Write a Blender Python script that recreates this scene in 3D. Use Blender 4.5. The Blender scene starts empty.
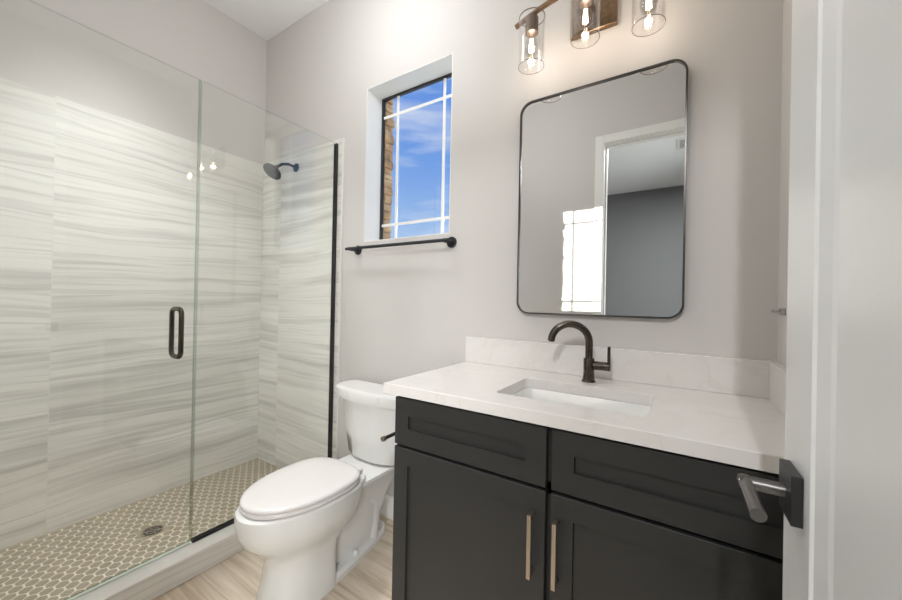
import bpy, bmesh, math, random
from mathutils import Vector, Matrix
PI = math.pi
S = bpy.context.scene
C = S.collection
random.seed(7)

# ------------------------------------------------------------------ camera
F_PX, YAW, PITCH, ROLL = 362.48, 32.757, 0.182, 1.1217
y_, p_, r_ = (math.radians(a) for a in (YAW, PITCH, ROLL))
fw = Vector((-math.sin(y_) * math.cos(p_), math.cos(y_) * math.cos(p_), math.sin(p_)))
rt = Vector((math.cos(y_), math.sin(y_), 0))
up = rt.cross(fw)
rt2 = math.cos(r_) * rt + math.sin(r_) * up
up2 = -math.sin(r_) * rt + math.cos(r_) * up
cam = bpy.data.cameras.new('camera')
cam.sensor_fit = 'HORIZONTAL'
cam.sensor_width = 36
cam.lens = F_PX * 36 / 902
cam.clip_start = 0.02
camo = bpy.data.objects.new('camera', cam)
M = Matrix((rt2, up2, -fw)).transposed().to_4x4()
M.translation = Vector((0, -1.477, 1.1699))
camo.matrix_world = M
C.objects.link(camo)
S.camera = camo

# ------------------------------------------------------------------ exposure
S.view_settings.view_transform = 'Standard'
S.view_settings.look = 'None'
S.view_settings.gamma = 1
S.view_settings.use_curve_mapping = False
S.view_settings.exposure = 0.57

# ------------------------------------------------------------------ node helpers
def new_mat(name):
    m = bpy.data.materials.new(name)
    m.use_nodes = True
    nt = m.node_tree
    nt.nodes.clear()
    out = nt.nodes.new('ShaderNodeOutputMaterial')
    return m, nt, out
def nd(nt, typ, **kw):
    n = nt.nodes.new(typ)
    for k, v in kw.items():
        if k.startswith('i_'):
            key = k[2:]
            key = int(key) if key.isdigit() else key.replace('_', ' ')
            n.inputs[key].default_value = v
        else:
            setattr(n, k, v)
    return n
def mth(nt, op, a, b=None, c=None):
    n = nt.nodes.new('ShaderNodeMath'); n.operation = op
    for i, v in enumerate((a, b, c)):
        if v is None: continue
        if isinstance(v, (int, float)): n.inputs[i].default_value = v
        else: nt.links.new(v, n.inputs[i])
    return n.outputs[0]
def ramp(nt, fac, stops, interp='LINEAR'):
    n = nt.nodes.new('ShaderNodeValToRGB')
    n.color_ramp.interpolation = interp
    cr = n.color_ramp
    while len(cr.elements) < len(stops): cr.elements.new(0.5)
    for e, (p, c) in zip(cr.elements, stops):
        e.position = p; e.color = (*c, 1)
    nt.links.new(fac, n.inputs[0])
    return n.outputs[0]
def mixc(nt, fac, a, b, blend='MIX'):
    n = nt.nodes.new('ShaderNodeMix'); n.data_type = 'RGBA'; n.blend_type = blend
    for i, v in ((0, fac), (6, a), (7, b)):
        if isinstance(v, (int, float)): n.inputs[i].default_value = v
        elif isinstance(v, tuple): n.inputs[i].default_value = (*v, 1)
        else: nt.links.new(v, n.inputs[i])
    return n.outputs[2]
def lin(r, g, b):
    f = lambda c: c / 12.92 if c <= .04045 else ((c + .055) / 1.055) ** 2.4
    return (f(r / 255), f(g / 255), f(b / 255))

def simple(name, col, rough=0.5, metal=0.0, spec=0.5, noise=0.0, nscale=40, bump=0.0, coat=0.0):
    m, nt, out = new_mat(name)
    b = nd(nt, 'ShaderNodeBsdfPrincipled')
    b.inputs['Base Color'].default_value = (*col, 1)
    b.inputs['Roughness'].default_value = rough
    b.inputs['Metallic'].default_value = metal
    b.inputs['Specular IOR Level'].default_value = spec
    b.inputs['Coat Weight'].default_value = coat
    b.inputs['Coat Roughness'].default_value = 0.05
    if noise or bump:
        tc = nd(nt, 'ShaderNodeTexCoord')
        nz = nd(nt, 'ShaderNodeTexNoise'); nz.inputs['Scale'].default_value = nscale; nz.inputs['Detail'].default_value = 4
        nt.links.new(tc.outputs['Object'], nz.inputs['Vector'])
        if noise:
            lo = tuple(c * (1 - noise) for c in col); hi = tuple(min(1, c * (1 + noise)) for c in col)
            nt.links.new(ramp(nt, nz.outputs['Fac'], [(.3, lo), (.7, hi)]), b.inputs['Base Color'])
        if bump:
            bp = nd(nt, 'ShaderNodeBump'); bp.inputs['Strength'].default_value = bump; bp.inputs['Distance'].default_value = .002
            nt.links.new(nz.outputs['Fac'], bp.inputs['Height']); nt.links.new(bp.outputs[0], b.inputs['Normal'])
    nt.links.new(b.outputs[0], out.inputs[0])
    return m
def glassy(name, tint, ior=1.5, refl=(1, 1, 1), rough=0.0):
    # thin clear pane: straight-through transmission plus Fresnel mirror reflection
    m, nt, out = new_mat(name)
    t = nd(nt, 'ShaderNodeBsdfTransparent'); t.inputs[0].default_value = (*tint, 1)
    g = nd(nt, 'ShaderNodeBsdfGlossy'); g.inputs['Roughness'].default_value = rough; g.inputs[0].default_value = (*refl, 1)
    lw = nd(nt, 'ShaderNodeLayerWeight'); lw.inputs['Blend'].default_value = .5
    f0 = ((ior - 1) / (ior + 1)) ** 2
    fr = mth(nt, 'ADD', mth(nt, 'MULTIPLY', mth(nt, 'POWER', lw.outputs['Facing'], 5.0), 1 - f0), f0)
    mx = nd(nt, 'ShaderNodeMixShader')
    nt.links.new(fr, mx.inputs[0]); nt.links.new(t.outputs[0], mx.inputs[1]); nt.links.new(g.outputs[0], mx.inputs[2])
    nt.links.new(mx.outputs[0], out.inputs[0])
    return m
def emitter(name, col, strength):
    m, nt, out = new_mat(name)
    e = nd(nt, 'ShaderNodeEmission'); e.inputs[0].default_value = (*col, 1); e.inputs[1].default_value = strength
    nt.links.new(e.outputs[0], out.inputs[0])
    return m

# ------------------------------------------------------------------ sky, sun, unseen fill lights
w = bpy.data.worlds.new('sky'); S.world = w; w.use_nodes = True
nt = w.node_tree; nt.nodes.clear()
wo = nd(nt, 'ShaderNodeOutputWorld'); bg = nd(nt, 'ShaderNodeBackground')
tc = nd(nt, 'ShaderNodeTexCoord'); sx = nd(nt, 'ShaderNodeSeparateXYZ'); nt.links.new(tc.outputs['Generated'], sx.inputs[0])
base = ramp(nt, sx.outputs[2], [(0.0, lin(205, 224, 248)), (.16, lin(172, 204, 247)), (.34, lin(120, 168, 240)), (.52, lin(92, 146, 232)), (1, lin(60, 104, 200))])
mp = nd(nt, 'ShaderNodeMapping'); mp.inputs['Scale'].default_value = (1.6, 1.6, 9); mp.inputs['Rotation'].default_value = (.10, -.16, .4); mp.inputs['Location'].default_value = (.35, .2, .55)
nt.links.new(tc.outputs['Generated'], mp.inputs[0])
nz = nd(nt, 'ShaderNodeTexNoise'); nz.inputs['Scale'].default_value = 2.0; nz.inputs['Detail'].default_value = 6; nz.inputs['Roughness'].default_value = .55
nt.links.new(mp.outputs[0], nz.inputs['Vector'])
cl = ramp(nt, nz.outputs['Fac'], [(.56, (0, 0, 0)), (.80, (.62, .62, .62))])
skyc = mixc(nt, cl, base, (.93, .96, 1.0))
nt.links.new(skyc, bg.inputs[0]); bg.inputs[1].default_value = .66
nt.links.new(bg.outputs[0], wo.inputs[0])

sun = bpy.data.lights.new('sun', 'SUN'); sun.energy = 9; sun.angle = math.radians(.53); sun.color = (1, .95, .88)
suno = bpy.data.objects.new('sun', sun); C.objects.link(suno)
SUN_TO = Vector((.64, -1.765, -.425))
suno.rotation_euler = SUN_TO.to_track_quat('-Z', 'Y').to_euler()
suno.location = (-2, 4, 3)

def area(name, loc, to, sx_, sy_, power, col=(1, 1, 1), shape='RECTANGLE'):
    l = bpy.data.lights.new(name, 'AREA'); l.shape = shape; l.size = sx_; l.size_y = sy_; l.energy = power; l.color = col
    o = bpy.data.objects.new(name, l); C.objects.link(o); o.location = loc
    o.rotation_euler = (Vector(to) - Vector(loc)).to_track_quat('-Z', 'Y').to_euler()
    return o
bd_ = area('bedroom_fill_panel', (1.56, -3.2, 1.35), (-1.2, -2.0, .45), 2.7, 1.8, 72, (.93, .97, 1.0))  # added fill panel shining through the doorway; the bedroom has no window here
bd_.data.spread = math.radians(155)
area('bedroom_fill_light', (.05, -3.3, 2.99), (.05, -3.3, 0), .09, .60, 46, (.96, .98, 1))  # unseen lamp without fixture, inferred from the open door's shadow edge
area('bedroom_fill_light', (.85, -3.2, 2.99), (.85, -3.2, 0), .12, .60, 34, (.97, .985, 1))  # added fill, no fixture: lifts the floor and toilet through the doorway
sc_ = area('shower_fill_light', (-1.98, -.9, 3.02), (-1.98, -.9, 0), .30, .30, 7.2, (.98, .99, 1))  # added fill over the shower to brighten the tile, no fixture
sc_.data.spread = math.radians(80)
gl = bpy.data.lights.new('bathroom_fill_light', 'POINT'); gl.energy = 9; gl.color = (.97, .985, 1); gl.shadow_soft_size = .14  # added fill point above the view, brightens ceiling and upper walls, no fixture
glo = bpy.data.objects.new('bathroom_fill_light', gl); C.objects.link(glo); glo.location = (-1.24, -.6, 2.62)

# ------------------------------------------------------------------ geometry helpers
def link_obj(name, bm, mats, parent=None, smooth=False, origin=None, angle=35):
    bmesh.ops.recalc_face_normals(bm, faces=bm.faces)
    me = bpy.data.meshes.new(name)
    off = Vector(origin) if origin is not None else (Vector(parent['_org']) if parent is not None and '_org' in parent else Vector((0, 0, 0)))
    bmesh.ops.translate(bm, verts=bm.verts, vec=-off)
    bm.to_mesh(me); bm.free()
    for m in (mats if isinstance(mats, (list, tuple)) else [mats]): me.materials.append(m)
    if smooth:
        for p in me.polygons: p.use_smooth = True
        try: me.set_sharp_from_angle(angle=math.radians(angle))
        except Exception: pass
    o = bpy.data.objects.new(name, me); C.objects.link(o)
    if parent is not None:
        o.parent = parent
        o['_org'] = tuple(off)
    else:
        o.location = off
        o['_org'] = tuple(off)
    return o
def thing(name, label, cat, loc, group=None):
    o = bpy.data.objects.new(name, None); C.objects.link(o); o.empty_display_size = .05
    o.location = loc; o['_org'] = tuple(loc); o['label'] = label; o['category'] = cat
    if group: o['group'] = group
    return o
def struct(name, bm, mats, parent=None, smooth=False):
    o = link_obj(name, bm, mats, parent, smooth)
    if parent is None: o['kind'] = 'structure'
    return o
def add_box(bm, lo, hi, bevel=0.0, seg=2, mat=0):
    lo, hi = Vector(lo), Vector(hi)
    r = bmesh.ops.create_cube(bm, size=1)
    vs = r['verts']
    for v in vs: v.co = Vector((lo[i] + (v.co[i] + .5) * (hi[i] - lo[i]) for i in range(3)))
    fs = set(f for v in vs for f in v.link_faces)
    for f in fs: f.material_index = mat
    if bevel:
        es = list(set(e for v in vs for e in v.link_edges))
        bmesh.ops.bevel(bm, geom=es, offset=bevel, segments=seg, affect='EDGES', profile=.5)
    return bm
def bx(lo, hi, bevel=0.0, seg=2):
    return add_box(bmesh.new(), lo, hi, bevel, seg)
def add_rings(bm, rings, cap0=True, cap1=True, closed=False, mat=0):
    vr = [[bm.verts.new(p) for p in r] for r in rings]
    n = len(vr[0])
    pairs = list(zip(vr, vr[1:])) + ([(vr[-1], vr[0])] if closed else [])
    for a, b in pairs:
        for i in range(n):
            j = (i + 1) % n
            f = bm.faces.new((a[i], a[j], b[j], b[i])); f.material_index = mat
    if not closed:
        if cap0: bm.faces.new(list(reversed(vr[0]))).material_index = mat
        if cap1: bm.faces.new(vr[-1]).material_index = mat
    return bm
def circ(c, r, axis='Z', n=24, r2=None):
    c = Vector(c); r2 = r if r2 is None else r2; out = []
    for i in range(n):
        a = 2 * PI * i / n; u, v = r * math.cos(a), r2 * math.sin(a)
        out.append(c + {'Z': Vector((u, v, 0)), 'Y': Vector((u, 0, v)), 'X': Vector((0, u, v))}[axis])
    return out
def lathe(bm, c, prof, axis='Z', n=28, cap0=True, cap1=True, closed=False, mat=0):
    # prof: list of (radius, height along axis)
    c = Vector(c); ax = {'X': Vector((1, 0, 0)), 'Y': Vector((0, 1, 0)), 'Z': Vector((0, 0, 1))}[axis]
    return add_rings(bm, [circ(c + ax * h, max(r, 1e-4), axis, n) for r, h in prof], cap0, cap1, closed, mat)
def tube(bm, pts, r, n=14, cap=True, mat=0, square=None):
    pts = [Vector(p) for p in pts]
    t = (pts[1] - pts[0]).normalized()
    nrm = t.orthogonal().normalized() if square is None else Vector(square)
    rings = []
    for i, p in enumerate(pts):
        if i == 0: t2 = (pts[1] - pts[0]).normalized()
        elif i == len(pts) - 1: t2 = (pts[-1] - pts[-2]).normalized()
        else: t2 = ((pts[i + 1] - pts[i]).normalized() + (pts[i] - pts[i - 1]).normalized()).normalized()
        q = t.rotation_difference(t2); nrm = (q @ nrm); nrm = (nrm - t2 * nrm.dot(t2)).normalized(); t = t2
        bn = t.cross(nrm)
        rr = r[i] if isinstance(r, (list, tuple)) else r
        rings.append([p + (nrm * math.cos(2 * PI * k / n) + bn * math.sin(2 * PI * k / n)) * rr for k in range(n)])
    return add_rings(bm, rings, cap, cap, mat=mat)
def rrect(cu, cv, hu, hv, r, n=6):
    out = []
    for (sx_, sy_, a0) in ((1, 1, 0), (-1, 1, PI / 2), (-1, -1, PI), (1, -1, 1.5 * PI)):
        for i in range(n + 1):
            a = a0 + PI / 2 * i / n
            out.append((cu + sx_ * (hu - r) + r * math.cos(a), cv + sy_ * (hv - r) + r * math.sin(a)))
    return out
def rr3(cu, cv, hu, hv, r, plane, w_, n=6):
    pts = rrect(cu, cv, hu, hv, r, n)
    return [Vector((u, w_, v)) if plane == 'Y' else Vector((u, v, w_)) if plane == 'Z' else Vector((w_, u, v)) for u, v in pts]
def panel_front(bm, x0, x1, z0, z1, yb, yf, st, depth, bev=.0015):
    # recessed-panel door/drawer front in the XZ plane facing -Y
    def rect(d, y): return [Vector((x0 + d, y, z0 + d)), Vector((x1 - d, y, z0 + d)), Vector((x1 - d, y, z1 - d)), Vector((x0 + d, y, z1 - d))]
    add_rings(bm, [rect(0, yb), rect(0, yf + bev), rect(bev, yf), rect(st, yf), rect(st + .001, yf + depth)], True, True)
    return bm

# ------------------------------------------------------------------ materials
WALL = simple('warm_grey_paint', lin(212, 208, 204), .5, spec=.35, bump=.12, nscale=220)
CEIL = simple('ceiling_white', lin(250, 250, 249), .8, spec=.2, bump=.1, nscale=150)
TRIMW = simple('trim_white', lin(238, 237, 233), .35, spec=.45)
DOORW = simple('door_white', lin(232, 233, 233), .32, spec=.5)
PORC = simple('porcelain', lin(232, 231, 228), .09, spec=.55, coat=.4)
SEATP = simple('seat_plastic', lin(228, 224, 221), .16, spec=.5)
CAB = simple('charcoal_cabinet_paint', lin(47, 47, 46), .42, spec=.4, noise=.05, nscale=6)
DARKGAP = simple('cabinet_inside', lin(24, 24, 24), .7)
BRONZE = simple('dark_bronze', (.095, .082, .068), .22, metal=1)
GUN = simple('gunmetal', (.20, .19, .185), .33, metal=1)
BLACKM = simple('black_metal', (.018, .018, .019), .38, spec=.5)
TOWELM = simple('graphite_metal', (.060, .064, .070), .40, metal=.8)
CHAMP = simple('champagne_bronze', (.42, .355, .29), .34, metal=1)
LAMPB = simple('brushed_bronze', (.26, .17, .105), .34, metal=1, noise=.2, nscale=60)
FRAMEM = simple('mirror_frame_metal', (.10, .095, .09), .3, metal=1)
STEEL = simple('brushed_steel', (.55, .54, .52), .3, metal=1)
DRAINM = simple('drain_bronze', (.42, .38, .31), .35, metal=1)
MIRR = simple('mirror_silver', (.86, .87, .86), .0, metal=1)
GEDGE = glassy('glass_edge', (.80, .85, .82), 1.5)
GLASS = glassy('shower_glass', (.984, .992, .984), 1.52)
SHADEG = glassy('shade_glass', (.97, .965, .96), 1.5)
SHRIM = glassy('shade_glass_rim', (.72, .68, .65), 1.5)
WINGL = glassy('window_glass', (.97, .98, .98), 1.45)
SEAL = glassy('clear_vinyl_seal', (.80, .83, .80), 1.4, rough=.2)
FIL = emitter('hot_filament', (1, .74, .46), 16)
CAP = simple('socket_bronze', (.20, .15, .115), .4, metal=.9)
HOOK = simple('satin_nickel', (.45, .44, .43), .35, metal=1)

def tile_material(name, horiz, u_off, tile_w, tile_h, v_off, base_c, vein_c, seed, joint=True, sgn=1, vdir='Z'):
    m, nt, out = new_mat(name)
    b = nd(nt, 'ShaderNodeBsdfPrincipled'); b.inputs['Roughness'].default_value = .34; b.inputs['Specular IOR Level'].default_value = .35
    g = nd(nt, 'ShaderNodeNewGeometry'); s = nd(nt, 'ShaderNodeSeparateXYZ'); nt.links.new(g.outputs['Position'], s.inputs[0])
    u = mth(nt, 'DIVIDE', mth(nt, 'SUBTRACT', s.outputs[horiz], u_off), tile_w)
    v = mth(nt, 'DIVIDE', mth(nt, 'SUBTRACT', s.outputs[vdir], v_off), tile_h)
    iu, iv = mth(nt, 'FLOOR', u), mth(nt, 'FLOOR', v)
    cb = nd(nt, 'ShaderNodeCombineXYZ'); nt.links.new(iu, cb.inputs[0]); nt.links.new(iv, cb.inputs[1]); cb.inputs[2].default_value = seed
    wn = nd(nt, 'ShaderNodeTexWhiteNoise'); nt.links.new(cb.outputs[0], wn.inputs['Vector'])
    ws = nd(nt, 'ShaderNodeSeparateColor'); nt.links.new(wn.outputs['Color'], ws.inputs[0])
    H, V = s.outputs[horiz], s.outputs[vdir]
    tilt = mth(nt, 'MULTIPLY', mth(nt, 'SUBTRACT', ws.outputs[0], .5), .09)
    # slow wander of the bands
    lowv = nd(nt, 'ShaderNodeCombineXYZ'); nt.links.new(mth(nt, 'MULTIPLY', H, 1.1), lowv.inputs[0]); nt.links.new(mth(nt, 'MULTIPLY', V, 2.2), lowv.inputs[1]); nt.links.new(mth(nt, 'MULTIPLY', ws.outputs[1], 40), lowv.inputs[2])
    ln = nd(nt, 'ShaderNodeTexNoise'); ln.inputs['Scale'].default_value = 1.4; ln.inputs['Detail'].default_value = 2; nt.links.new(lowv.outputs[0], ln.inputs['Vector'])
    vv = mth(nt, 'ADD', mth(nt, 'ADD', V, mth(nt, 'MULTIPLY', H, tilt)), mth(nt, 'MULTIPLY', mth(nt, 'SUBTRACT', ln.outputs['Fac'], .5), .07))
    def band(su, sv, off, detail, rough):
        c = nd(nt, 'ShaderNodeCombineXYZ'); nt.links.new(mth(nt, 'MULTIPLY', H, su), c.inputs[0]); nt.links.new(mth(nt, 'MULTIPLY', vv, sv), c.inputs[1]); nt.links.new(mth(nt, 'ADD', mth(nt, 'MULTIPLY', ws.outputs[2], 60), off), c.inputs[2])
        n = nd(nt, 'ShaderNodeTexNoise'); n.inputs['Scale'].default_value = 1; n.inputs['Detail'].default_value = detail; n.inputs['Roughness'].default_value = rough
        nt.links.new(c.outputs[0], n.inputs['Vector']); return n.outputs['Fac']
    a1 = ramp(nt, band(.7, 17, 0, 3, .55), [(.50, (0, 0, 0)), (.68, (1, 1, 1))])
    a2 = ramp(nt, band(1.3, 62, 9, 4, .6), [(.50, (0, 0, 0)), (.70, (1, 1, 1))])
    a3 = ramp(nt, band(.5, 3.5, 21, 2, .5), [(.35, (0, 0, 0)), (.65, (1, 1, 1))])
    c1 = mixc(nt, mth(nt, 'MULTIPLY', a3, .22), base_c, vein_c)
    c2 = mixc(nt, mth(nt, 'MULTIPLY', a1, .62), c1, vein_c)
    c3 = mixc(nt, mth(nt, 'MULTIPLY', a2, .46), c2, tuple(x * .92 for x in vein_c))
    if joint:
        fu = mth(nt, 'ABSOLUTE', mth(nt, 'SUBTRACT', mth(nt, 'FRACT', u), .5)); fv = mth(nt, 'ABSOLUTE', mth(nt, 'SUBTRACT', mth(nt, 'FRACT', v), .5))
        ju = mth(nt, 'GREATER_THAN', fu, .5 - .0014 / tile_w); jv = mth(nt, 'GREATER_THAN', fv, .5 - .0014 / tile_h)
        jj = mth(nt, 'MAXIMUM', ju, jv)
        c3 = mixc(nt, jj, c3, lin(226, 224, 216))
    nt.links.new(c3, b.inputs['Base Color']); nt.links.new(b.outputs[0], out.inputs[0])
    return m
TB, TV = lin(238, 236, 230), lin(182, 179, 172)
TILE_L = tile_material('veined_tile_long_wall', 'Y', -1.047, 1.19, .585, 0, TB, TV, 1.0)
TILE_B = tile_material('veined_tile_end_wall', 'X', -2.361, 1.19, .585, 0, TB, TV, 5.0)
TILE_C = tile_material('veined_tile_curb', 'Y', -1.3, 1.19, .30, -.1, lin(243, 240, 234), lin(204, 201, 194), 9.0)
HEXT = simple('taupe_mosaic', lin(139, 128, 109), .38, noise=.10, nscale=9)
GROUT = simple('mosaic_grout', lin(208, 200, 182), .85)

def wood_floor():
    m, nt, out = new_mat('wood_look_plank_tile')
    b = nd(nt, 'ShaderNodeBsdfPrincipled'); b.inputs['Roughness'].default_value = .36; b.inputs['Specular IOR Level'].default_value = .4
    g = nd(nt, 'ShaderNodeNewGeometry'); s = nd(nt, 'ShaderNodeSeparateXYZ'); nt.links.new(g.outputs['Position'], s.inputs[0])
    PW, PL = .195, 1.18
    row = mth(nt, 'DIVIDE', mth(nt, 'ADD', s.outputs[1], .752), PW); ir = mth(nt, 'FLOOR', row)
    sh = mth(nt, 'MULTIPLY', mth(nt, 'FRACT', mth(nt, 'MULTIPLY', ir, .37)), PL)
    col = mth(nt, 'DIVIDE', mth(nt, 'ADD', s.outputs[0], sh), PL); ic = mth(nt, 'FLOOR', col)
    cb = nd(nt, 'ShaderNodeCombineXYZ'); nt.links.new(ir, cb.inputs[0]); nt.links.new(ic, cb.inputs[1])
    wn = nd(nt, 'ShaderNodeTexWhiteNoise'); nt.links.new(cb.outputs[0], wn.inputs['Vector'])
    c = nd(nt, 'ShaderNodeCombineXYZ'); nt.links.new(mth(nt, 'MULTIPLY', s.outputs[0], 2.2), c.inputs[0]); nt.links.new(mth(nt, 'MULTIPLY', s.outputs[1], 34), c.inputs[1]); nt.links.new(mth(nt, 'MULTIPLY', wn.outputs['Value'], 50), c.inputs[2])
    n1 = nd(nt, 'ShaderNodeTexNoise'); n1.inputs['Scale'].default_value = 1; n1.inputs['Detail'].default_value = 5; n1.inputs['Distortion'].default_value = .6; nt.links.new(c.outputs[0], n1.inputs['Vector'])
    grain = ramp(nt, n1.outputs['Fac'], [(.28, lin(186, 167, 143)), (.48, lin(216, 201, 181)), (.62, lin(228, 216, 199)), (.8, lin(200, 182, 159))])
    tone = ramp(nt, wn.outputs['Value'], [(0, (.90, .88, .86)), (.5, (1, 1, 1)), (1, (1.06, 1.05, 1.03))])
    cc = mixc(nt, 1.0, grain, tone, 'MULTIPLY')
    fr = mth(nt, 'ABSOLUTE', mth(nt, 'SUBTRACT', mth(nt, 'FRACT', row), .5)); fc = mth(nt, 'ABSOLUTE', mth(nt, 'SUBTRACT', mth(nt, 'FRACT', col), .5))
    j = mth(nt, 'MAXIMUM', mth(nt, 'GREATER_THAN', fr, .5 - .0015 / PW), mth(nt, 'GREATER_THAN', fc, .5 - .0015 / PL))
    cc = mixc(nt, j, cc, lin(188, 172, 152))
    nt.links.new(cc, b.inputs['Base Color']); nt.links.new(b.outputs[0], out.inputs[0])
    return m
WOOD = wood_floor()
def quartz_mat():
    m, nt, out = new_mat('white_quartz')
    b = nd(nt, 'ShaderNodeBsdfPrincipled'); b.inputs['Roughness'].default_value = .16; b.inputs['Specular IOR Level'].default_value = .5
    tcq = nd(nt, 'ShaderNodeTexCoord')
    n = nd(nt, 'ShaderNodeTexNoise'); n.inputs['Scale'].default_value = 5; n.inputs['Detail'].default_value = 7; n.inputs['Distortion'].default_value = 1.2
    nt.links.new(tcq.outputs['Object'], n.inputs['Vector'])
    v = ramp(nt, n.outputs['Fac'], [(.40, lin(229, 225, 221)), (.485, lin(229, 225, 221)), (.50, lin(225, 220, 215)), (.515, lin(230, 226, 222)), (.7, lin(232, 229, 225))])
    nt.links.new(v, b.inputs['Base Color']); nt.links.new(b.outputs[0], out.inputs[0])
    return m
QUARTZ = quartz_mat()
def stone_mat():
    m, nt, out = new_mat('ledge_stone')
    b = nd(nt, 'ShaderNodeBsdfPrincipled'); b.inputs['Roughness'].default_value = .9
    tcq = nd(nt, 'ShaderNodeTexCoord')
    n = nd(nt, 'ShaderNodeTexNoise'); n.inputs['Scale'].default_value = 14; n.inputs['Detail'].default_value = 6
    nt.links.new(tcq.outputs['Object'], n.inputs['Vector'])
    v = ramp(nt, n.outputs['Fac'], [(.3, lin(110, 82, 54)), (.5, lin(172, 134, 90)), (.7, lin(205, 172, 130))])
    nt.links.new(v, b.inputs['Base Color'])
    bp = nd(nt, 'ShaderNodeBump'); bp.inputs['Strength'].default_value = .6; nt.links.new(n.outputs['Fac'], bp.inputs['Height']); nt.links.new(bp.outputs[0], b.inputs['Normal'])
    nt.links.new(b.outputs[0], out.inputs[0])
    return m
STONE = stone_mat()

# ------------------------------------------------------------------ the room
XL, XR, H, YF = -2.595, .242, 3.046, -1.64       # left wall, right wall, ceiling, doorway wall
XTT = -1.7386                                     # end of the shower tile on the back wall
WX0, WX1, WZ0, WZ1 = -1.553, -.967, 1.500, 2.382  # window opening
DX0, DX1, DH = -.552, .178, 2.445                 # doorway opening
BX0, BX1, BYB = -3.7, 1.6, -5.24                  # bedroom behind the doorway

struct('floor', bx((XL - .1, YF - .12, -.08), (BX1 + .1, .2, 0)), WOOD)
struct('ceiling', bx((BX0 - .1, BYB - .1, H), (BX1 + .1, .2, H + .08)), CEIL)
def wall_with_hole(x0, x1, z0, z1, hx0, hx1, hz0, hz1, ya, yb):
    # one solid wall slab with a rectangular opening through it
    bm = bmesh.new()
    o = lambda y: [Vector((x0, y, z0)), Vector((x1, y, z0)), Vector((x1, y, z1)), Vector((x0, y, z1))]
    i = lambda y: [Vector((hx0, y, hz0)), Vector((hx1, y, hz0)), Vector((hx1, y, hz1)), Vector((hx0, y, hz1))]
    add_rings(bm, [o(ya), i(ya), i(yb), o(yb)], closed=True)
    return bm
struct('wall_back', wall_with_hole(XL - .1, XR + .1, 0, H, WX0, WX1, WZ0, WZ1, 0, .137), [WALL])
struct('wall_left', bx((XL - .1, YF - .12, 0), (XL, 0, H)), WALL)
struct('wall_right', bx((XR, YF - .12, 0), (XR + .1, 0, H)), WALL)
struct('wall_front', wall_with_hole(XL, XR, -.0, H, DX0 - .02, DX1 + .02, .0005, DH + .02, YF, YF - .12), WALL)
# bedroom shell seen through the doorway (in the mirror)
BWALL = simple('bedroom_grey_paint', lin(116, 117, 117), .6, spec=.3)
struct('wall_bedroom_far', bx((BX0, BYB - .1, 0), (BX1, BYB, H)), BWALL)
struct('wall_bedroom_left', bx((BX0 - .1, BYB - .1, 0), (BX0, YF - .12, H)), BWALL)
struct('wall_bedroom_right', bx((BX1, BYB - .1, 0), (BX1 + .1, YF - .12, H)), BWALL)
struct('wall_bedroom_near', bx((XR + .1, YF - .12, 0), (BX1, YF - .05, H)), BWALL)
struct('wall_bedroom_side', bx((BX0, YF - .12, 0), (XL - .1, YF - .05, H)), BWALL)
struct('floor_bedroom', bx((BX0 - .1, BYB - .1, -.08), (BX1 + .1, YF - .1205, 0)), simple('low_bounce_floor', lin(120, 116, 110), .95, noise=.1, nscale=300))  # unseen floor, surface made dark to cut bounce onto the bedroom ceiling

# white reveal lining of the window (drywall returns)
bm = bmesh.new()
o = lambda y, d: [Vector((WX0 + d, y, WZ0 + d)), Vector((WX1 - d, y, WZ0 + d)), Vector((WX1 - d, y, WZ1 - d)), Vector((WX0 + d, y, WZ1 - d))]
add_rings(bm, [o(.0005, 0), o(.0005, .004), o(.120, .004), o(.120, 0)], closed=True)
win = bpy.data.objects.new('window_1', None); C.objects.link(win); win['kind'] = 'structure'; win['_org'] = (0, 0, 0)
link_obj('window_reveal', bm, TRIMW, win)
bm = bmesh.new()
add_rings(bm, [o(.120, 0), o(.120, .017), o(.1365, .017), o(.1365, 0)], closed=True)
link_obj('window_frame', bm, BLACKM, win)
link_obj('pane', bx((WX0 + .018, .128, WZ0 + .018), (WX1 - .018, .132, WZ1 - .018)), WINGL, win)
for x in (-1.424, -1.096):
    link_obj('muntin', bx((x - .008, .1215, WZ0 + .0185), (x + .008, .1278, WZ1 - .0185), .002), TRIMW, win)
for z in (1.613, 2.260):
    link_obj('muntin', bx((WX0 + .0185, .1218, z - .008), (WX1 - .0185, .1275, z + .008), .002), TRIMW, win)
# exterior stone veneer beside the window
bm = bmesh.new(); z = 1.2
while z < 2.75:
    h = random.uniform(.028, .06); x1 = -1.527 + random.uniform(-.008, .010)
    add_box(bm, (-2.0, .138, z + .002), (x1, .203 + random.uniform(-.006, .006), z + h - .002), .004, 1)
    z += h
struct('wall_stone_outside', bm, STONE)

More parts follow.
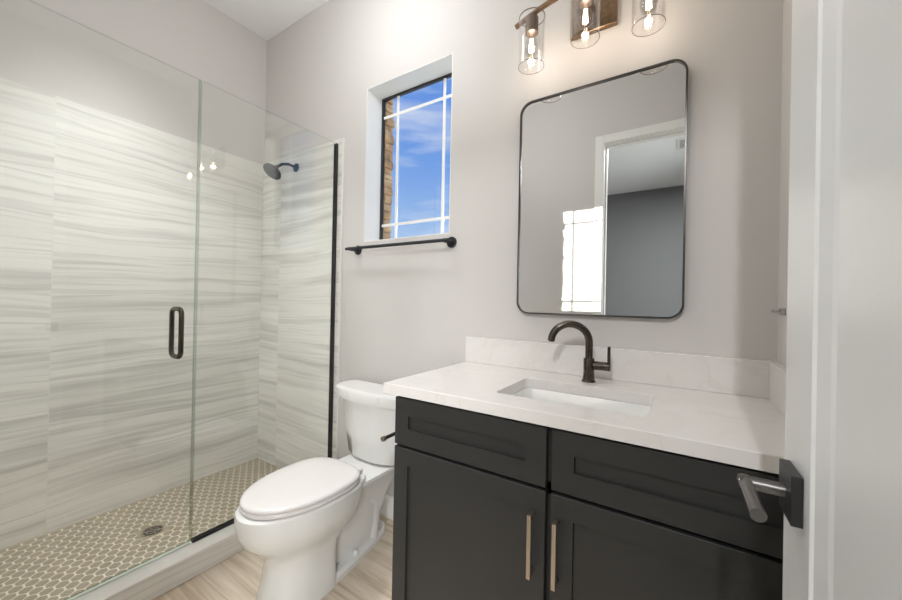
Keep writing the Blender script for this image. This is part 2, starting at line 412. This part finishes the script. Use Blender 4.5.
# door casing, jamb and baseboards
bm = bmesh.new()
CW = .068
add_box(bm, (DX0 - CW, YF, 0), (DX0 - .004, YF + .017, DH + CW), .004)
add_box(bm, (DX1 + .004, YF, 0), (min(DX1 + CW, XR - .001), YF + .017, DH + CW), .004)
add_box(bm, (DX0 - .004, YF, DH + .004), (DX1 + .004, YF + .017, DH + CW), .004)
struct('trim_1', bm, TRIMW)
bm = bmesh.new()
add_box(bm, (DX0 - .0195, YF - .12, 0), (DX0, YF, DH + .0195)); add_box(bm, (DX1, YF - .12, 0), (DX1 + .0195, YF, DH + .0195)); add_box(bm, (DX0, YF - .12, DH), (DX1, YF, DH + .0195))
add_box(bm, (DX0, YF - .085, 0), (DX0 + .012, YF - .045, DH)); add_box(bm, (DX0 + .012, YF - .085, DH - .012), (DX1, YF - .045, DH))
struct('trim_2', bm, TRIMW)
struct('baseboard_back', bx((XTT + .006, -.014, 0), (-.822, -.0005, .122), .004), TRIMW)
struct('baseboard_right', bx((XR - .014, YF + .02, 0), (XR - .0005, -.57, .122), .004), TRIMW)
struct('baseboard_front', bx((-1.69, YF + .0005, 0), (DX0 - CW - .001, YF + .014, .122), .004), TRIMW)

# ------------------------------------------------------------------ shower
XG, ZG, YJ = -1.7835, 2.111, -.752
ZT = 2.131
struct('wall_shower_long', bx((XL + .0005, YF + .001, 0), (XL + .012, -.0125, ZT)), TILE_L)
struct('wall_shower_end', bx((XL + .0005, -.012, 0), (XTT, -.0005, ZT)), TILE_B)
struct('wall_shower_front', bx((XL + .0125, YF + .0005, 0), (XTT, YF + .012, ZT)), TILE_B)
bm = bmesh.new()
add_box(bm, (XTT, -.0135, .1), (XTT + .006, -.0005, ZT + .006), .001)
add_box(bm, (XL + .012, -.0135, ZT), (XTT, -.0005, ZT + .006), .001)
struct('trim_3', bm, simple('tile_edge_trim', lin(232, 230, 224), .3))
# shower floor: hexagon mosaic set in grout, one surface
bm = bmesh.new()
add_box(bm, (XL + .012, YF + .012, .0005), (-1.804, -.0125, .0065), mat=1)
s = .0428; R_ = (s - .0068) / math.sqrt(3); k = 0
x = XL + .012 - .01
DRX, DRY, DRH = -2.190, -.753, .058
while x < -1.79:
    y = YF + (s / 2 if k % 2 else 0)
    while y < 0:
        if not (abs(x - DRX) < .046 and abs(y - DRY) < .046):
            pts = []
            for i in range(6):
                a = PI / 3 * i
                px, py = x + R_ * math.cos(a), y + R_ * math.sin(a)
                pts.append(Vector((min(max(px, XL + .0135), -1.8055), min(max(py, YF + .0135), -.0135), 0)))
            if max(p.x for p in pts) - min(p.x for p in pts) > .006 and max(p.y for p in pts) - min(p.y for p in pts) > .006:
                vt = [bm.verts.new(p + Vector((0, 0, .0078))) for p in pts]
                vb = [bm.verts.new(p + Vector((0, 0, .0060))) for p in pts]
                bm.faces.new(vt).material_index = 0
                for i in range(6):
                    j = (i + 1) % 6
                    try: bm.faces.new((vt[j], vt[i], vb[i], vb[j])).material_index = 0
                    except ValueError: pass
        y += s
    x += s * math.sqrt(3) / 2; k += 1
me = bpy.data.meshes.new('floor_shower'); bm.to_mesh(me); bm.free(); me.materials.append(HEXT); me.materials.append(GROUT)
fo = bpy.data.objects.new('floor_shower', me); C.objects.link(fo); fo['kind'] = 'structure'
# curb
curb = link_obj('shower_curb', bx((-1.8035, YF + .0005, .0003), (-1.697, -.0137, .100), .004), TILE_C)
curb['kind'] = 'structure'
# drain
t = thing('shower_drain', 'square metal shower drain with a round slotted grate in the mosaic floor', 'drain', (DRX, DRY, .0066))
bm = bmesh.new()
add_rings(bm, [rr3(DRX, DRY, .054, .054, .003, 'Z', .0066, 8), rr3(DRX, DRY, .054, .054, .003, 'Z', .0082, 8), rr3(DRX, DRY, .046, .046, .0455, 'Z', .0082, 8), rr3(DRX, DRY, .046, .046, .0455, 'Z', .0066, 8)], closed=True)
link_obj('drain_frame', bm, simple('drain_plate_tan', lin(150, 139, 118), .4, metal=.2), t)
bm = bmesh.new()
lathe(bm, (DRX, DRY, .0066), [(.0445, 0), (.0445, .0006)], n=32)
link_obj('drain_well', bm, BLACKM, t)
bm = bmesh.new()
for r0, r1 in ((.006, .011), (.022, .026), (.039, .0445)):
    lathe(bm, (DRX, DRY, .0073), [(r0, 0), (r1, 0), (r1, .0012), (r0, .0012)], n=32, closed=True)
for a in range(6):
    d = Vector((math.cos(a * PI / 3), math.sin(a * PI / 3), 0))
    tube(bm, [Vector((DRX, DRY, .0082)) + d * .006, Vector((DRX, DRY, .0082)) + d * .042], .0020, 6)
link_obj('drain_grate', bm, DRAINM, t)

# fixed glass panel with black channels
t = thing('shower_glass_panel', 'fixed clear shower glass panel with black channels behind the toilet', 'glass panel', (XG, -.38, .1))
link_obj('glass_pane', bx((XG - .005, YJ + .004, .104), (XG + .005, -.016, ZG), .001, 1), [GLASS, GEDGE], t)
bm = bmesh.new()
add_box(bm, (XG - .010, -.030, .1005), (XG - .0055, -.0137, ZG - .004)); add_box(bm, (XG + .0055, -.030, .1005), (XG + .010, -.0137, ZG - .004)); add_box(bm, (XG - .010, -.0155, .1005), (XG + .010, -.0137, ZG - .004))
link_obj('wall_channel', bm, BLACKM, t)
bm = bmesh.new()
add_box(bm, (XG - .010, YJ + .004, .1005), (XG - .0055, -.030, .115)); add_box(bm, (XG + .0055, YJ + .004, .1005), (XG + .010, -.030, .115)); add_box(bm, (XG - .010, YJ + .004, .1005), (XG + .010, -.030, .1035))
link_obj('floor_channel', bm, BLACKM, t)
# swinging glass door
t = thing('shower_door', 'hinged clear glass shower door with a dark bronze pull handle', 'shower door', (XG, -1.2, .1))
link_obj('glass_pane', bx((XG - .005, YF + .022, .112), (XG + .005, YJ - .004, ZG), .001, 1), [GLASS, GEDGE], t)
link_obj('edge_seal', bx((XG - .007, YJ - .005, .112), (XG + .007, YJ + .001, ZG - .002)), SEAL, t)
link_obj('bottom_sweep', bx((XG - .006, YF + .022, .1008), (XG + .006, YJ - .006, .1115)), SEAL, t)
for z in (.42, 1.8):
    link_obj('hinge', bx((XG - .014, YF + .0125, z), (XG + .014, YF + .075, z + .09), .003), BLACKM, t)
hy, hz = -.822, 1.016
pts = []
for u, v in rrect(0, 0, .046, .100, .026, 6): pts.append(Vector((XG + u, hy, hz + v)))
bm = bmesh.new()
pp = pts + [pts[0]]
rings = []
n = len(pts)
for i in range(n):
    tt = (pts[(i + 1) % n] - pts[i - 1]).normalized(); nn = Vector((0, 1, 0)); b2 = tt.cross(nn)
    rings.append([pts[i] + (nn * math.cos(2 * PI * k / 12) + b2 * math.sin(2 * PI * k / 12)) * .0095 for k in range(12)])
add_rings(bm, rings, closed=True)
link_obj('pull_handle', bm, BRONZE, t, True)

# shower head on an arm from the end wall
t = thing('overhead_shower', 'dark round shower head high on the tiled end wall', 'shower head', (-2.19, -.012, 2.03))
bm = bmesh.new(); lathe(bm, (-2.19, -.0125, 2.04), [(.028, 0), (.028, -.005), (.020, -.010)], 'Y')
link_obj('flange', bm, TOWELM, t, True)
bm = bmesh.new(); tube(bm, [(-2.19, -.016, 2.04), (-2.19, -.07, 2.045), (-2.19, -.115, 2.03), (-2.19, -.15, 2.0)], .009)
link_obj('arm', bm, TOWELM, t, True)
bm = bmesh.new()
ax = Vector((.06, -.62, -.78)).normalized(); q = Vector((0, 0, 1)).rotation_difference(ax)
lathe(bm, (0, 0, 0), [(.012, -.012), (.018, .004), (.030, .022), (.056, .036), (.058, .044), (.052, .047)], n=32)
bmesh.ops.rotate(bm, verts=bm.verts, matrix=q.to_matrix(), cent=(0, 0, 0)); bmesh.ops.translate(bm, verts=bm.verts, vec=(-2.19, -.155, 1.994))
link_obj('spray_head', bm, TOWELM, t, True)

# ------------------------------------------------------------------ towel bar
t = thing('towel_bar', 'slim dark metal towel bar on the wall below the window', 'towel bar', (-1.274, 0, 1.455))
bm = bmesh.new(); tube(bm, [(-1.622, -.07, 1.455), (-.930, -.07, 1.455)], .0085, 16); link_obj('bar', bm, TOWELM, t, True)
for x in (-1.596, -.951):
    bm = bmesh.new(); lathe(bm, (x, -.0003, 1.455), [(.027, 0), (.027, -.006), (.025, -.009)], 'Y'); r = link_obj('rosette', bm, TOWELM, t, True)
    bm = bmesh.new(); lathe(bm, (x, -.009, 1.455), [(.0105, 0), (.0105, -.060)], 'Y', 18); link_obj('post', bm, TOWELM, r, True)

# ------------------------------------------------------------------ mirror
t = thing('wall_mirror', 'rounded rectangular mirror in a thin dark metal frame above the sink', 'mirror', (-.3, 0, 1.12))
mcx, mcz, mhx, mhz = -.3008, 1.5708, .3010, .4478
bm = bmesh.new()
add_rings(bm, [rr3(mcx, mcz, mhx, mhz, .052, 'Y', -.001, 10), rr3(mcx, mcz, mhx, mhz, .052, 'Y', -.0245, 10), rr3(mcx, mcz, mhx - .0012, mhz - .0012, .051, 'Y', -.0255, 10), rr3(mcx, mcz, mhx - .0065, mhz - .0065, .046, 'Y', -.0255, 10), rr3(mcx, mcz, mhx - .0065, mhz - .0065, .046, 'Y', -.001, 10)], closed=True)
link_obj('frame', bm, FRAMEM, t, True, angle=30)
bm = bmesh.new()
add_rings(bm, [rr3(mcx, mcz, mhx - .0066, mhz - .0066, .046, 'Y', -.0015, 10), rr3(mcx, mcz, mhx - .0066, mhz - .0066, .046, 'Y', -.0190, 10)])
link_obj('mirror_glass', bm, MIRR, t)

# ------------------------------------------------------------------ vanity light
LX, LY = -.312, -.14
t = thing('vanity_light', 'three-bulb bronze vanity light with clear cylinder shades above the mirror', 'wall light', (LX, 0, 2.3))
bm = bmesh.new(); add_box(bm, (LX - .086, -.022, 2.222), (LX + .086, -.0005, 2.395), .004); link_obj('backplate', bm, LAMPB, t)
arch = lambda x: 2.318 - .78 * (x - LX) ** 2
bm = bmesh.new()
rings = []
for i in range(41):
    x = LX - .268 + .536 * i / 40; z = arch(x); tn = Vector((1, 0, -1.56 * (x - LX))).normalized(); nv = Vector((-tn.z, 0, tn.x))
    rings.append([Vector((x, LY, z)) + nv * a + Vector((0, b, 0)) for a, b in ((.0045, .009), (.0045, -.009), (-.0045, -.009), (-.0045, .009))])
add_rings(bm, rings); link_obj('bar', bm, LAMPB, t, True)
bm = bmesh.new(); tube(bm, [(LX, -.02, 2.318), (LX, LY + .006, 2.318)], .010); link_obj('stem', bm, LAMPB, t, True)
for i, dx in enumerate((-.2, 0, .2)):
    x = LX + dx; zt = arch(x) - .004
    bm = bmesh.new()
    lathe(bm, (x, LY, zt), [(.012, 0), (.012, -.006), (.022, -.008), (.0245, -.012), (.0245, -.070), (.021, -.072)])
    sk = link_obj('socket', bm, CAP, t, True)
    # glass cylinder open at the bottom
    bm = bmesh.new()
    lathe(bm, (x, LY, zt - .008), [(.050, 0), (.050, -.190), (.0485, -.1915), (.047, -.190), (.047, -.002), (.047, 0)], n=48, closed=True)
    gs = link_obj('glass_shade', bm, SHADEG, t, True)
    for zr_, rr_, mm in ((zt - .0085, .0018, CAP), (zt - .1985, .0013, SHRIM)):
        bm = bmesh.new(); lathe(bm, (x, LY, zr_), [(.0485 + rr_ * math.cos(q_ * PI / 4), rr_ * math.sin(q_ * PI / 4)) for q_ in range(8)], n=48, closed=True)
        link_obj('rim', bm, mm, gs, True)
    bm = bmesh.new()
    zb = zt - .074
    lathe(bm, (x, LY, zb), [(.012, .004), (.013, -.008), (.021, -.028), (.026, -.045), (.0265, -.055), (.022, -.072), (.012, -.082), (.001, -.085)], n=28)
    bl = link_obj('bulb', bm, SHADEG, t, True)
    bm = bmesh.new()
    for k in range(6):
        a0 = 2 * PI * k / 6; a1 = a0 + PI / 6
        tube(bm, [(x + .005 * math.cos(a0), LY + .005 * math.sin(a0), zb - .018), (x + .009 * math.cos(a1), LY + .009 * math.sin(a1), zb - .066)], .0011, 6)
    link_obj('filament', bm, FIL, bl)
    l = bpy.data.lights.new('bulb_glow', 'POINT'); l.energy = .54; l.color = (1, .90, .80); l.shadow_soft_size = .012
    lo = bpy.data.objects.new('bulb_glow', l); C.objects.link(lo); lo.location = (x, LY, zb - .045)

# ------------------------------------------------------------------ vanity cabinet
CX0, CX1, CYB, CYF = -.812, .240, -.003, -.535
ZC, CT = .890, .034
t = thing('vanity_cabinet', 'charcoal shaker vanity cabinet under the white countertop', 'cabinet', (-.285, -.27, 0))
bm = bmesh.new()
add_box(bm, (CX0, CYF, .10), (CX0 + .018, CYB, ZC - CT - .0005), .001, 1); add_box(bm, (CX1 - .018, CYF, .10), (CX1, CYB, ZC - CT - .0005), .001, 1)
add_box(bm, (CX0 + .018, CYB - .012, .10), (CX1 - .018, CYB, ZC - CT - .0005)); add_box(bm, (CX0 + .018, CYF, .10), (CX1 - .018, CYB - .012, .118))
add_box(bm, (CX0 + .018, CYF, .845), (CX1 - .018, CYF + .02, ZC - CT - .0005)); add_box(bm, (-.306, CYF, .118), (-.266, CYF + .02, .845)); add_box(bm, (CX0 + .018, CYF, .672), (CX1 - .018, CYF + .02, .704))
link_obj('carcass', bm, CAB, t)
link_obj('toe_kick', bx((CX0 + .01, CYF + .07, .0005), (CX1 - .001, CYF + .085, .0995)), DARKGAP, t)
YD0, YD1 = CYF - .0005, -.5555
for x0, x1 in ((-.806, -.2925), (-.2785, .2345)):
    bm = bmesh.new(); panel_front(bm, x0, x1, .6935, .8475, YD0, YD1, .0555, .009); link_obj('drawer_front', bm, CAB, t)
    bm = bmesh.new(); panel_front(bm, x0, x1, .112, .6845, YD0, YD1, .0555, .009); d = link_obj('door', bm, CAB, t)
    hx = x1 - .031 if x0 < -.5 else x0 + .019
    bm = bmesh.new()
    add_box(bm, (hx - .0055, YD1 - .034, .467), (hx + .0055, YD1 - .025, .629), .0012)
    for z in (.474, .622): lathe(bm, (hx, YD1 - .0005, z), [(.0052, 0), (.0052, -.027)], 'Y', 12)
    link_obj('handle', bm, CHAMP, d)
# countertop with sink cut-out, backsplash and side splash
t = thing('countertop', 'white quartz vanity countertop with backsplash and sink cutout', 'countertop', (-.3, -.28, ZC - CT))
SCX, SCY, SHX, SHY = -.281, -.320, .209, .133
bm = bmesh.new()
ocx, ohx, ocy, ohy = (-.852 + .2405) / 2, (.852 + .2405) / 2, (-.565 - .0005) / 2, (.565 - .0005) / 2
N6 = 6
add_rings(bm, [rr3(ocx, ocy, ohx, ohy, .0015, 'Z', ZC - CT, N6), rr3(ocx, ocy, ohx, ohy, .0015, 'Z', ZC - .002, N6), rr3(ocx, ocy, ohx - .002, ohy - .002, .0015, 'Z', ZC, N6),
               rr3(SCX, SCY, SHX + .001, SHY + .001, .019, 'Z', ZC, N6), rr3(SCX, SCY, SHX, SHY, .018, 'Z', ZC - .001, N6), rr3(SCX, SCY, SHX, SHY, .018, 'Z', ZC - CT, N6)], closed=True)
link_obj('slab', bm, QUARTZ, t)
link_obj('backsplash', bx((-.8525, -.0205, ZC + .0003), (.2405, -.0005, ZC + .116), .0015), QUARTZ, t)
link_obj('side_splash', bx((.2205, -.565, ZC + .0003), (.2412, -.0208, ZC + .116), .0015), QUARTZ, t)
# undermount sink
t = thing('sink_basin', 'white rectangular undermount sink basin set in the countertop', 'sink', (SCX, SCY, .74))
bm = bmesh.new()
zr = ZC - CT - .0008
prof = [(.012, .012, .030, zr), (-.002, -.002, .026, zr), (-.008, -.008, .030, zr - .02), (-.018, -.016, .04, zr - .075), (-.034, -.028, .05, zr - .108), (-.062, -.05, .05, zr - .122), (-.12, -.085, .035, zr - .127)]
rings = [rr3(SCX, SCY, SHX + a, SHY + b, r, 'Z', z, N6) for a, b, r, z in prof]
rings2 = [rr3(SCX, SCY, SHX + a + .010, SHY + b + .010, r + .006, 'Z', z - .010, N6) for a, b, r, z in reversed(prof[1:])]
add_rings(bm, rings + rings2[:-1] + [rr3(SCX, SCY, SHX + .012, SHY + .012, .030, 'Z', zr - .008, N6)], False, False)
add_rings(bm, [rings[-1], [p + Vector((0, 0, -.0002)) for p in rings[-1]]], True, True)
link_obj('basin', bm, PORC, t, True, angle=50)
bm = bmesh.new(); lathe(bm, (SCX, SCY, zr - .1268), [(.030, 0), (.030, .002), (.022, .003), (.021, .001)], n=28); link_obj('drain_ring', bm, BRONZE, t, True)

# faucet
fx, fy = -.286, -.105
t = thing('faucet', 'dark bronze gooseneck faucet with side lever behind the sink', 'faucet', (fx, fy, ZC))
bm = bmesh.new()
lathe(bm, (fx, fy, ZC + .0003), [(.0245, 0), (.0245, .003), (.0215, .006), (.0195, .02), (.0185, .035), (.0185, .082), (.0175, .084)], n=32); link_obj('body', bm, BRONZE, t, True)
sd = Vector((-math.cos(math.radians(22)), -math.sin(math.radians(22)), 0)); r = .0665
pts = [Vector((fx, fy, ZC + .08)), Vector((fx, fy, ZC + .10)), Vector((fx, fy, ZC + .125))]
for i in range(1, 22):
    a = PI * i / 21 * .985
    pts.append(Vector((fx, fy, ZC + .139)) + sd * (r - r * math.cos(a)) + Vector((0, 0, r * math.sin(a))))
bm = bmesh.new(); tube(bm, pts, .0132, 18); sp = link_obj('spout', bm, BRONZE, t, True)
bm = bmesh.new(); e = pts[-1]; dn = (pts[-1] - pts[-2]).normalized(); tube(bm, [e + dn * .0002, e + dn * .003], .0095, 16); link_obj('aerator', bm, BLACKM, sp, True)
bm = bmesh.new(); lathe(bm, (fx + .0165, fy, ZC + .060), [(.0155, 0), (.0155, .029), (.0146, .0295), (.0146, .031), (.0155, .0315), (.0155, .054), (.0145, .056)], 'X', 24)
hd = link_obj('valve_hub', bm, BRONZE, t, True)
bm = bmesh.new(); add_box(bm, (fx + .062, fy - .0075, ZC + .058), (fx + .0720, fy + .0075, ZC + .131), .002); link_obj('lever', bm, BRONZE, hd)

# ------------------------------------------------------------------ toilet
TX = -1.295
t = thing('toilet', 'white elongated two-piece toilet with closed lid beside the vanity', 'toilet', (TX, -.42, 0))
def egg(z, yf, yb, hw, yw=None, n=40, pb=2.4, pf=2.0):
    yw = (yf * .45 + yb * .55) if yw is None else yw
    out = []
    for i in range(n):
        a = 2 * PI * i / n; s_, c_ = math.sin(a), math.cos(a)
        p = pf if c_ > 0 else pb
        sx_ = math.copysign(abs(s_) ** (2 / p), s_); cy_ = math.copysign(abs(c_) ** (2 / p), c_)
        y = yw + (yf - yw) * cy_ if c_ > 0 else yw + (yw - yb) * cy_
        if c_ <= 0: y = yw - (yb - yw) * cy_
        out.append(Vector((TX + hw * sx_, y, z)))
    return out
bm = bmesh.new()
# pedestal and bowl
add_rings(bm, [egg(.0005, -.725, -.45, .124, pb=6), egg(.012, -.725, -.45, .124, pb=6), egg(.08, -.706, -.45, .116, pb=6), egg(.15, -.695, -.45, .112, pb=6), egg(.19, -.698, -.44, .114, pb=6), egg(.215, -.716, -.41, .122, pb=5),
               egg(.245, -.750, -.37, .142, pb=4), egg(.280, -.784, -.33, .163, pb=3), egg(.320, -.801, -.30, .176), egg(.365, -.806, -.29, .180), egg(.386, -.803, -.28, .179), egg(.392, -.795, -.28, .173)])
# trapway body behind the pedestal, rising to the tank deck
def rb(z, y0, y1, hw, r=.04): return [Vector((TX + u, v, z)) for u, v in rrect(0, (y0 + y1) / 2, hw, (y1 - y0) / 2, min(r, hw * .95), 6)]
add_rings(bm, [rb(.001, -.46, -.16, .056), rb(.06, -.46, -.155, .062), rb(.16, -.46, -.145, .076), rb(.24, -.46, -.12, .090), rb(.30, -.45, -.09, .105), rb(.335, -.42, -.075, .125), rb(.360, -.40, -.065, .140), rb(.372, -.39, -.065, .138)])
# curved trap bulge on each side
for sgn in (-1, 1):
    tube(bm, [(TX + sgn * .036, -.46, .19), (TX + sgn * .046, -.38, .25), (TX + sgn * .050, -.28, .265), (TX + sgn * .046, -.215, .22), (TX + sgn * .038, -.195, .12), (TX + sgn * .034, -.20, .004)], [.034, .042, .045, .043, .038, .034], 16)
# floor flange, narrowing to a rounded tail
fl = lambda z, d: [Vector((TX + sx_ * (w_ - d), y, z)) for sx_, seq in ((1, ((-.62, .120), (-.5, .118), (-.36, .100), (-.22, .078), (-.12, .056), (-.085, .026))), (-1, ((-.085, .026), (-.12, .056), (-.22, .078), (-.36, .100), (-.5, .118), (-.62, .120)))) for y, w_ in seq]
add_rings(bm, [fl(.0005, 0), fl(.022, 0), fl(.034, .012)])
link_obj('bowl', bm, PORC, t, True, angle=38)
for sgn in (-1, 1):
    bm = bmesh.new(); lathe(bm, (TX + sgn * .078, -.33, .033), [(.012, 0), (.012, .008), (.008, .014), (.001, .016)], n=16); link_obj('bolt_cap', bm, PORC, t, True)
bm = bmesh.new()
def seat_ring(z, d): return egg(z, -.788 + d, -.335 - d, .176 - d, yw=-.535, pb=3.2)
add_rings(bm, [seat_ring(.395, .003), seat_ring(.399, 0), seat_ring(.407, 0), seat_ring(.410, .003)]); link_obj('seat', bm, SEATP, t, True, angle=50)
bm = bmesh.new()
add_rings(bm, [seat_ring(.4115, .004), seat_ring(.414, .001), seat_ring(.422, .001), seat_ring(.427, .005), seat_ring(.430, .016), seat_ring(.432, .06)]); link_obj('seat_lid', bm, SEATP, t, True, angle=50)
for sgn in (-1, 1):
    link_obj('seat_hinge', bx((TX + sgn * .075 - .02, -.337, .374), (TX + sgn * .075 + .02, -.312, .412), .006, 3), SEATP, t)
# tank: bowed front with bevelled corners
def tank_ring(z, hw, yf, yb, ch, dy=.0, sl=.45):
    pts = [(-hw, yb), (-hw, yf + ch * sl), (-hw + ch, yf), (-hw * .2, yf - dy), (hw * .2, yf - dy), (hw - ch, yf), (hw, yf + ch * sl), (hw, yb)]
    return [Vector((TX + x, y, z)) for x, y in pts]
bm = bmesh.new()
add_rings(bm, [tank_ring(.374, .142, -.195, -.095, .07), tank_ring(.390, .165, -.208, -.088, .085, .003), tank_ring(.5, .190, -.216, -.085, .105, .004), tank_ring(.668, .214, -.226, -.08, .118, .004)])
bmesh.ops.bevel(bm, geom=[e for e in bm.edges if abs(e.verts[0].co.z - e.verts[1].co.z) > .005 or max(e.verts[0].co.z, e.verts[1].co.z) < .38], offset=.010, segments=3, affect='EDGES')
link_obj('tank', bm, PORC, t, True, angle=60)
bm = bmesh.new()
add_rings(bm, [tank_ring(.669, .232, -.238, -.076, .125, .004, .3), tank_ring(.714, .238, -.243, -.074, .125, .004, .3), tank_ring(.729, .229, -.234, -.080, .122, .004, .3)])
bmesh.ops.bevel(bm, geom=[e for e in bm.edges if abs(e.verts[0].co.z - e.verts[1].co.z) > .005], offset=.014, segments=3, affect='EDGES')
link_obj('tank_lid', bm, PORC, t, True, angle=40)

# toilet paper holder on the vanity side
t = thing('paper_holder', 'black toilet paper holder rod on the side of the vanity', 'paper holder', (CX0, -.45, .684))
bm = bmesh.new(); lathe(bm, (CX0 + .0003, -.40, .684), [(.024, 0), (.024, -.006)], 'X', 20); link_obj('rosette', bm, BLACKM, t, True)
bm = bmesh.new(); tube(bm, [(CX0 - .007, -.40, .684), (CX0 - .055, -.40, .684), (CX0 - .062, -.405, .684), (CX0 - .066, -.413, .684), (CX0 - .066, -.532, .684)], .0065, 12); link_obj('rod', bm, BLACKM, t, True)
bm = bmesh.new(); lathe(bm, (CX0 - .066, -.5322, .684), [(.0095, .008), (.0095, -.004)], 'Y', 14); link_obj('end_cap', bm, CHAMP, t, True)

# ------------------------------------------------------------------ hook on the right wall
t = thing('wall_hook', 'small grey metal hook on the right wall above the side splash', 'hook', (XR, -.085, 1.16))
link_obj('plate', bx((XR - .006, -.105, 1.148), (XR - .0003, -.045, 1.168), .002), HOOK, t)
bm = bmesh.new(); tube(bm, [(XR - .006, -.075, 1.158), (XR - .022, -.075, 1.157), (XR - .026, -.075, 1.163)], .004, 10); link_obj('peg', bm, HOOK, t, True)

# ------------------------------------------------------------------ entry door, standing open at the right
door = bpy.data.objects.new('door_1', None); C.objects.link(door); door['kind'] = 'structure'
door['label'] = 'white panelled door standing open at the right edge of the view'; door['_org'] = (0, 0, 0)
A = Vector((.134, YF + .020, 0)); B = Vector((.1205, -.800, 0))      # hinge edge and free edge of the face seen
dvec = (B - A); DL = dvec.length; du = dvec.normalized(); dn_ = Vector((du.y, -du.x, 0))   # dn_ points to +x (into the leaf)
Md = Matrix((du, dn_, Vector((0, 0, 1)))).transposed().to_4x4(); Md.translation = A
def place(bm):
    bmesh.ops.transform(bm, matrix=Md, verts=bm.verts); return bm
# local frame: x along the leaf from the hinge, y through its thickness, z up
bm = bmesh.new()
def rect(x0, x1, z0, z1, y): return [Vector((x0, y, z0)), Vector((x1, y, z0)), Vector((x1, y, z1)), Vector((x0, y, z1))]
ST, TH, DZ0, DZ1 = .112, .035, .010, 2.432
# stiles, rails and recessed panels, built as one leaf
add_box(bm, (0, 0, DZ0), (ST, TH, DZ1)); add_box(bm, (DL - ST, 0, DZ0), (DL, TH, DZ1))
for za, zb in ((DZ0, DZ0 + .23), (.62, .74), (DZ1 - .115, DZ1)): add_box(bm, (ST, 0, za), (DL - ST, TH, zb))
def rec(za, zb):
    x0, x1 = ST, DL - ST
    for yo, sg in ((0, 1), (TH, -1)):
        add_rings(bm, [rect(x0, x1, za, zb, yo), rect(x0 + .004, x1 - .004, za + .004, zb - .004, yo + sg * .003), rect(x0 + .034, x1 - .034, za + .034, zb - .034, yo + sg * .0065), rect(x0 + .042, x1 - .042, za + .042, zb - .042, yo + sg * .0085)], False, True)
rec(DZ0 + .23, .62); rec(.74, DZ1 - .115)
bmesh.ops.remove_doubles(bm, verts=bm.verts, dist=.0001)
link_obj('door_leaf', place(bm), DOORW, door)
HZ, HXL = .939, DL - .060
for sg, y0 in ((-1, -.0004), (1, TH + .0004)):
    bm = bmesh.new(); lo, hi = sorted((y0, y0 + sg * .011)); add_box(bm, (HXL - .030, lo, HZ - .030), (HXL + .030, hi, HZ + .030), .0010)
    r = link_obj('rose', place(bm), BLACKM, door)
    bm = bmesh.new(); lathe(bm, (HXL, y0 + sg * .0112, HZ), [(.0085, 0), (.0085, sg * .046)], 'Y', 20)
    link_obj('neck', place(bm), GUN, r, True)
    bm = bmesh.new(); lathe(bm, (HXL + .008, y0 + sg * .050, HZ), [(.0076, 0), (.0080, -.001), (.0080, -.098), (.0076, -.099)], 'X', 24)
    link_obj('lever', place(bm), GUN, r, True)
bm = bmesh.new(); add_box(bm, (DL - .0002, .006, HZ - .028), (DL + .0012, TH - .006, HZ + .028)); link_obj('latch_plate', place(bm), GUN, door)
for z in (.25, 1.2, 2.2):
    bm = bmesh.new(); lathe(bm, (-.004, -.006, z), [(.006, 0), (.006, .09)], 'Z', 12); link_obj('hinge', place(bm), BLACKM, door, True)

# ------------------------------------------------------------------ ceiling vent in the bedroom, seen in the mirror
t = thing('ceiling_vent', 'white slatted ceiling vent reflected in the upper right of the mirror', 'vent', (.06, -3.5, H))
bm = bmesh.new()
add_rings(bm, [rr3(.06, -3.5, .16, .16, .004, 'Z', H - .0005, 2), rr3(.06, -3.5, .16, .16, .004, 'Z', H - .008, 2), rr3(.06, -3.5, .13, .13, .004, 'Z', H - .010, 2), rr3(.06, -3.5, .13, .13, .004, 'Z', H - .0005, 2)], closed=True)
link_obj('vent_frame', bm, TRIMW, t)
link_obj('vent_opening', bx((-.07, -3.63, H - .0025), (.19, -3.37, H - .0005)), DARKGAP, t)
bm = bmesh.new()
for i in range(7):
    add_box(bm, (-.07, -3.63 + .04 * i, H - .009), (.19, -3.63 + .04 * i + .016, H - .004))
add_box(bm, (.052, -3.63, H - .0095), (.068, -3.37, H - .0035))
link_obj('louvre', bm, TRIMW, t)

for o in bpy.data.objects:
    if o.name.startswith('glass_pane'):
        for p in o.data.polygons:
            if abs(p.normal.x) < .9: p.material_index = 1
# tidy helper properties
for o in list(bpy.data.objects):
    if '_org' in o: del o['_org']
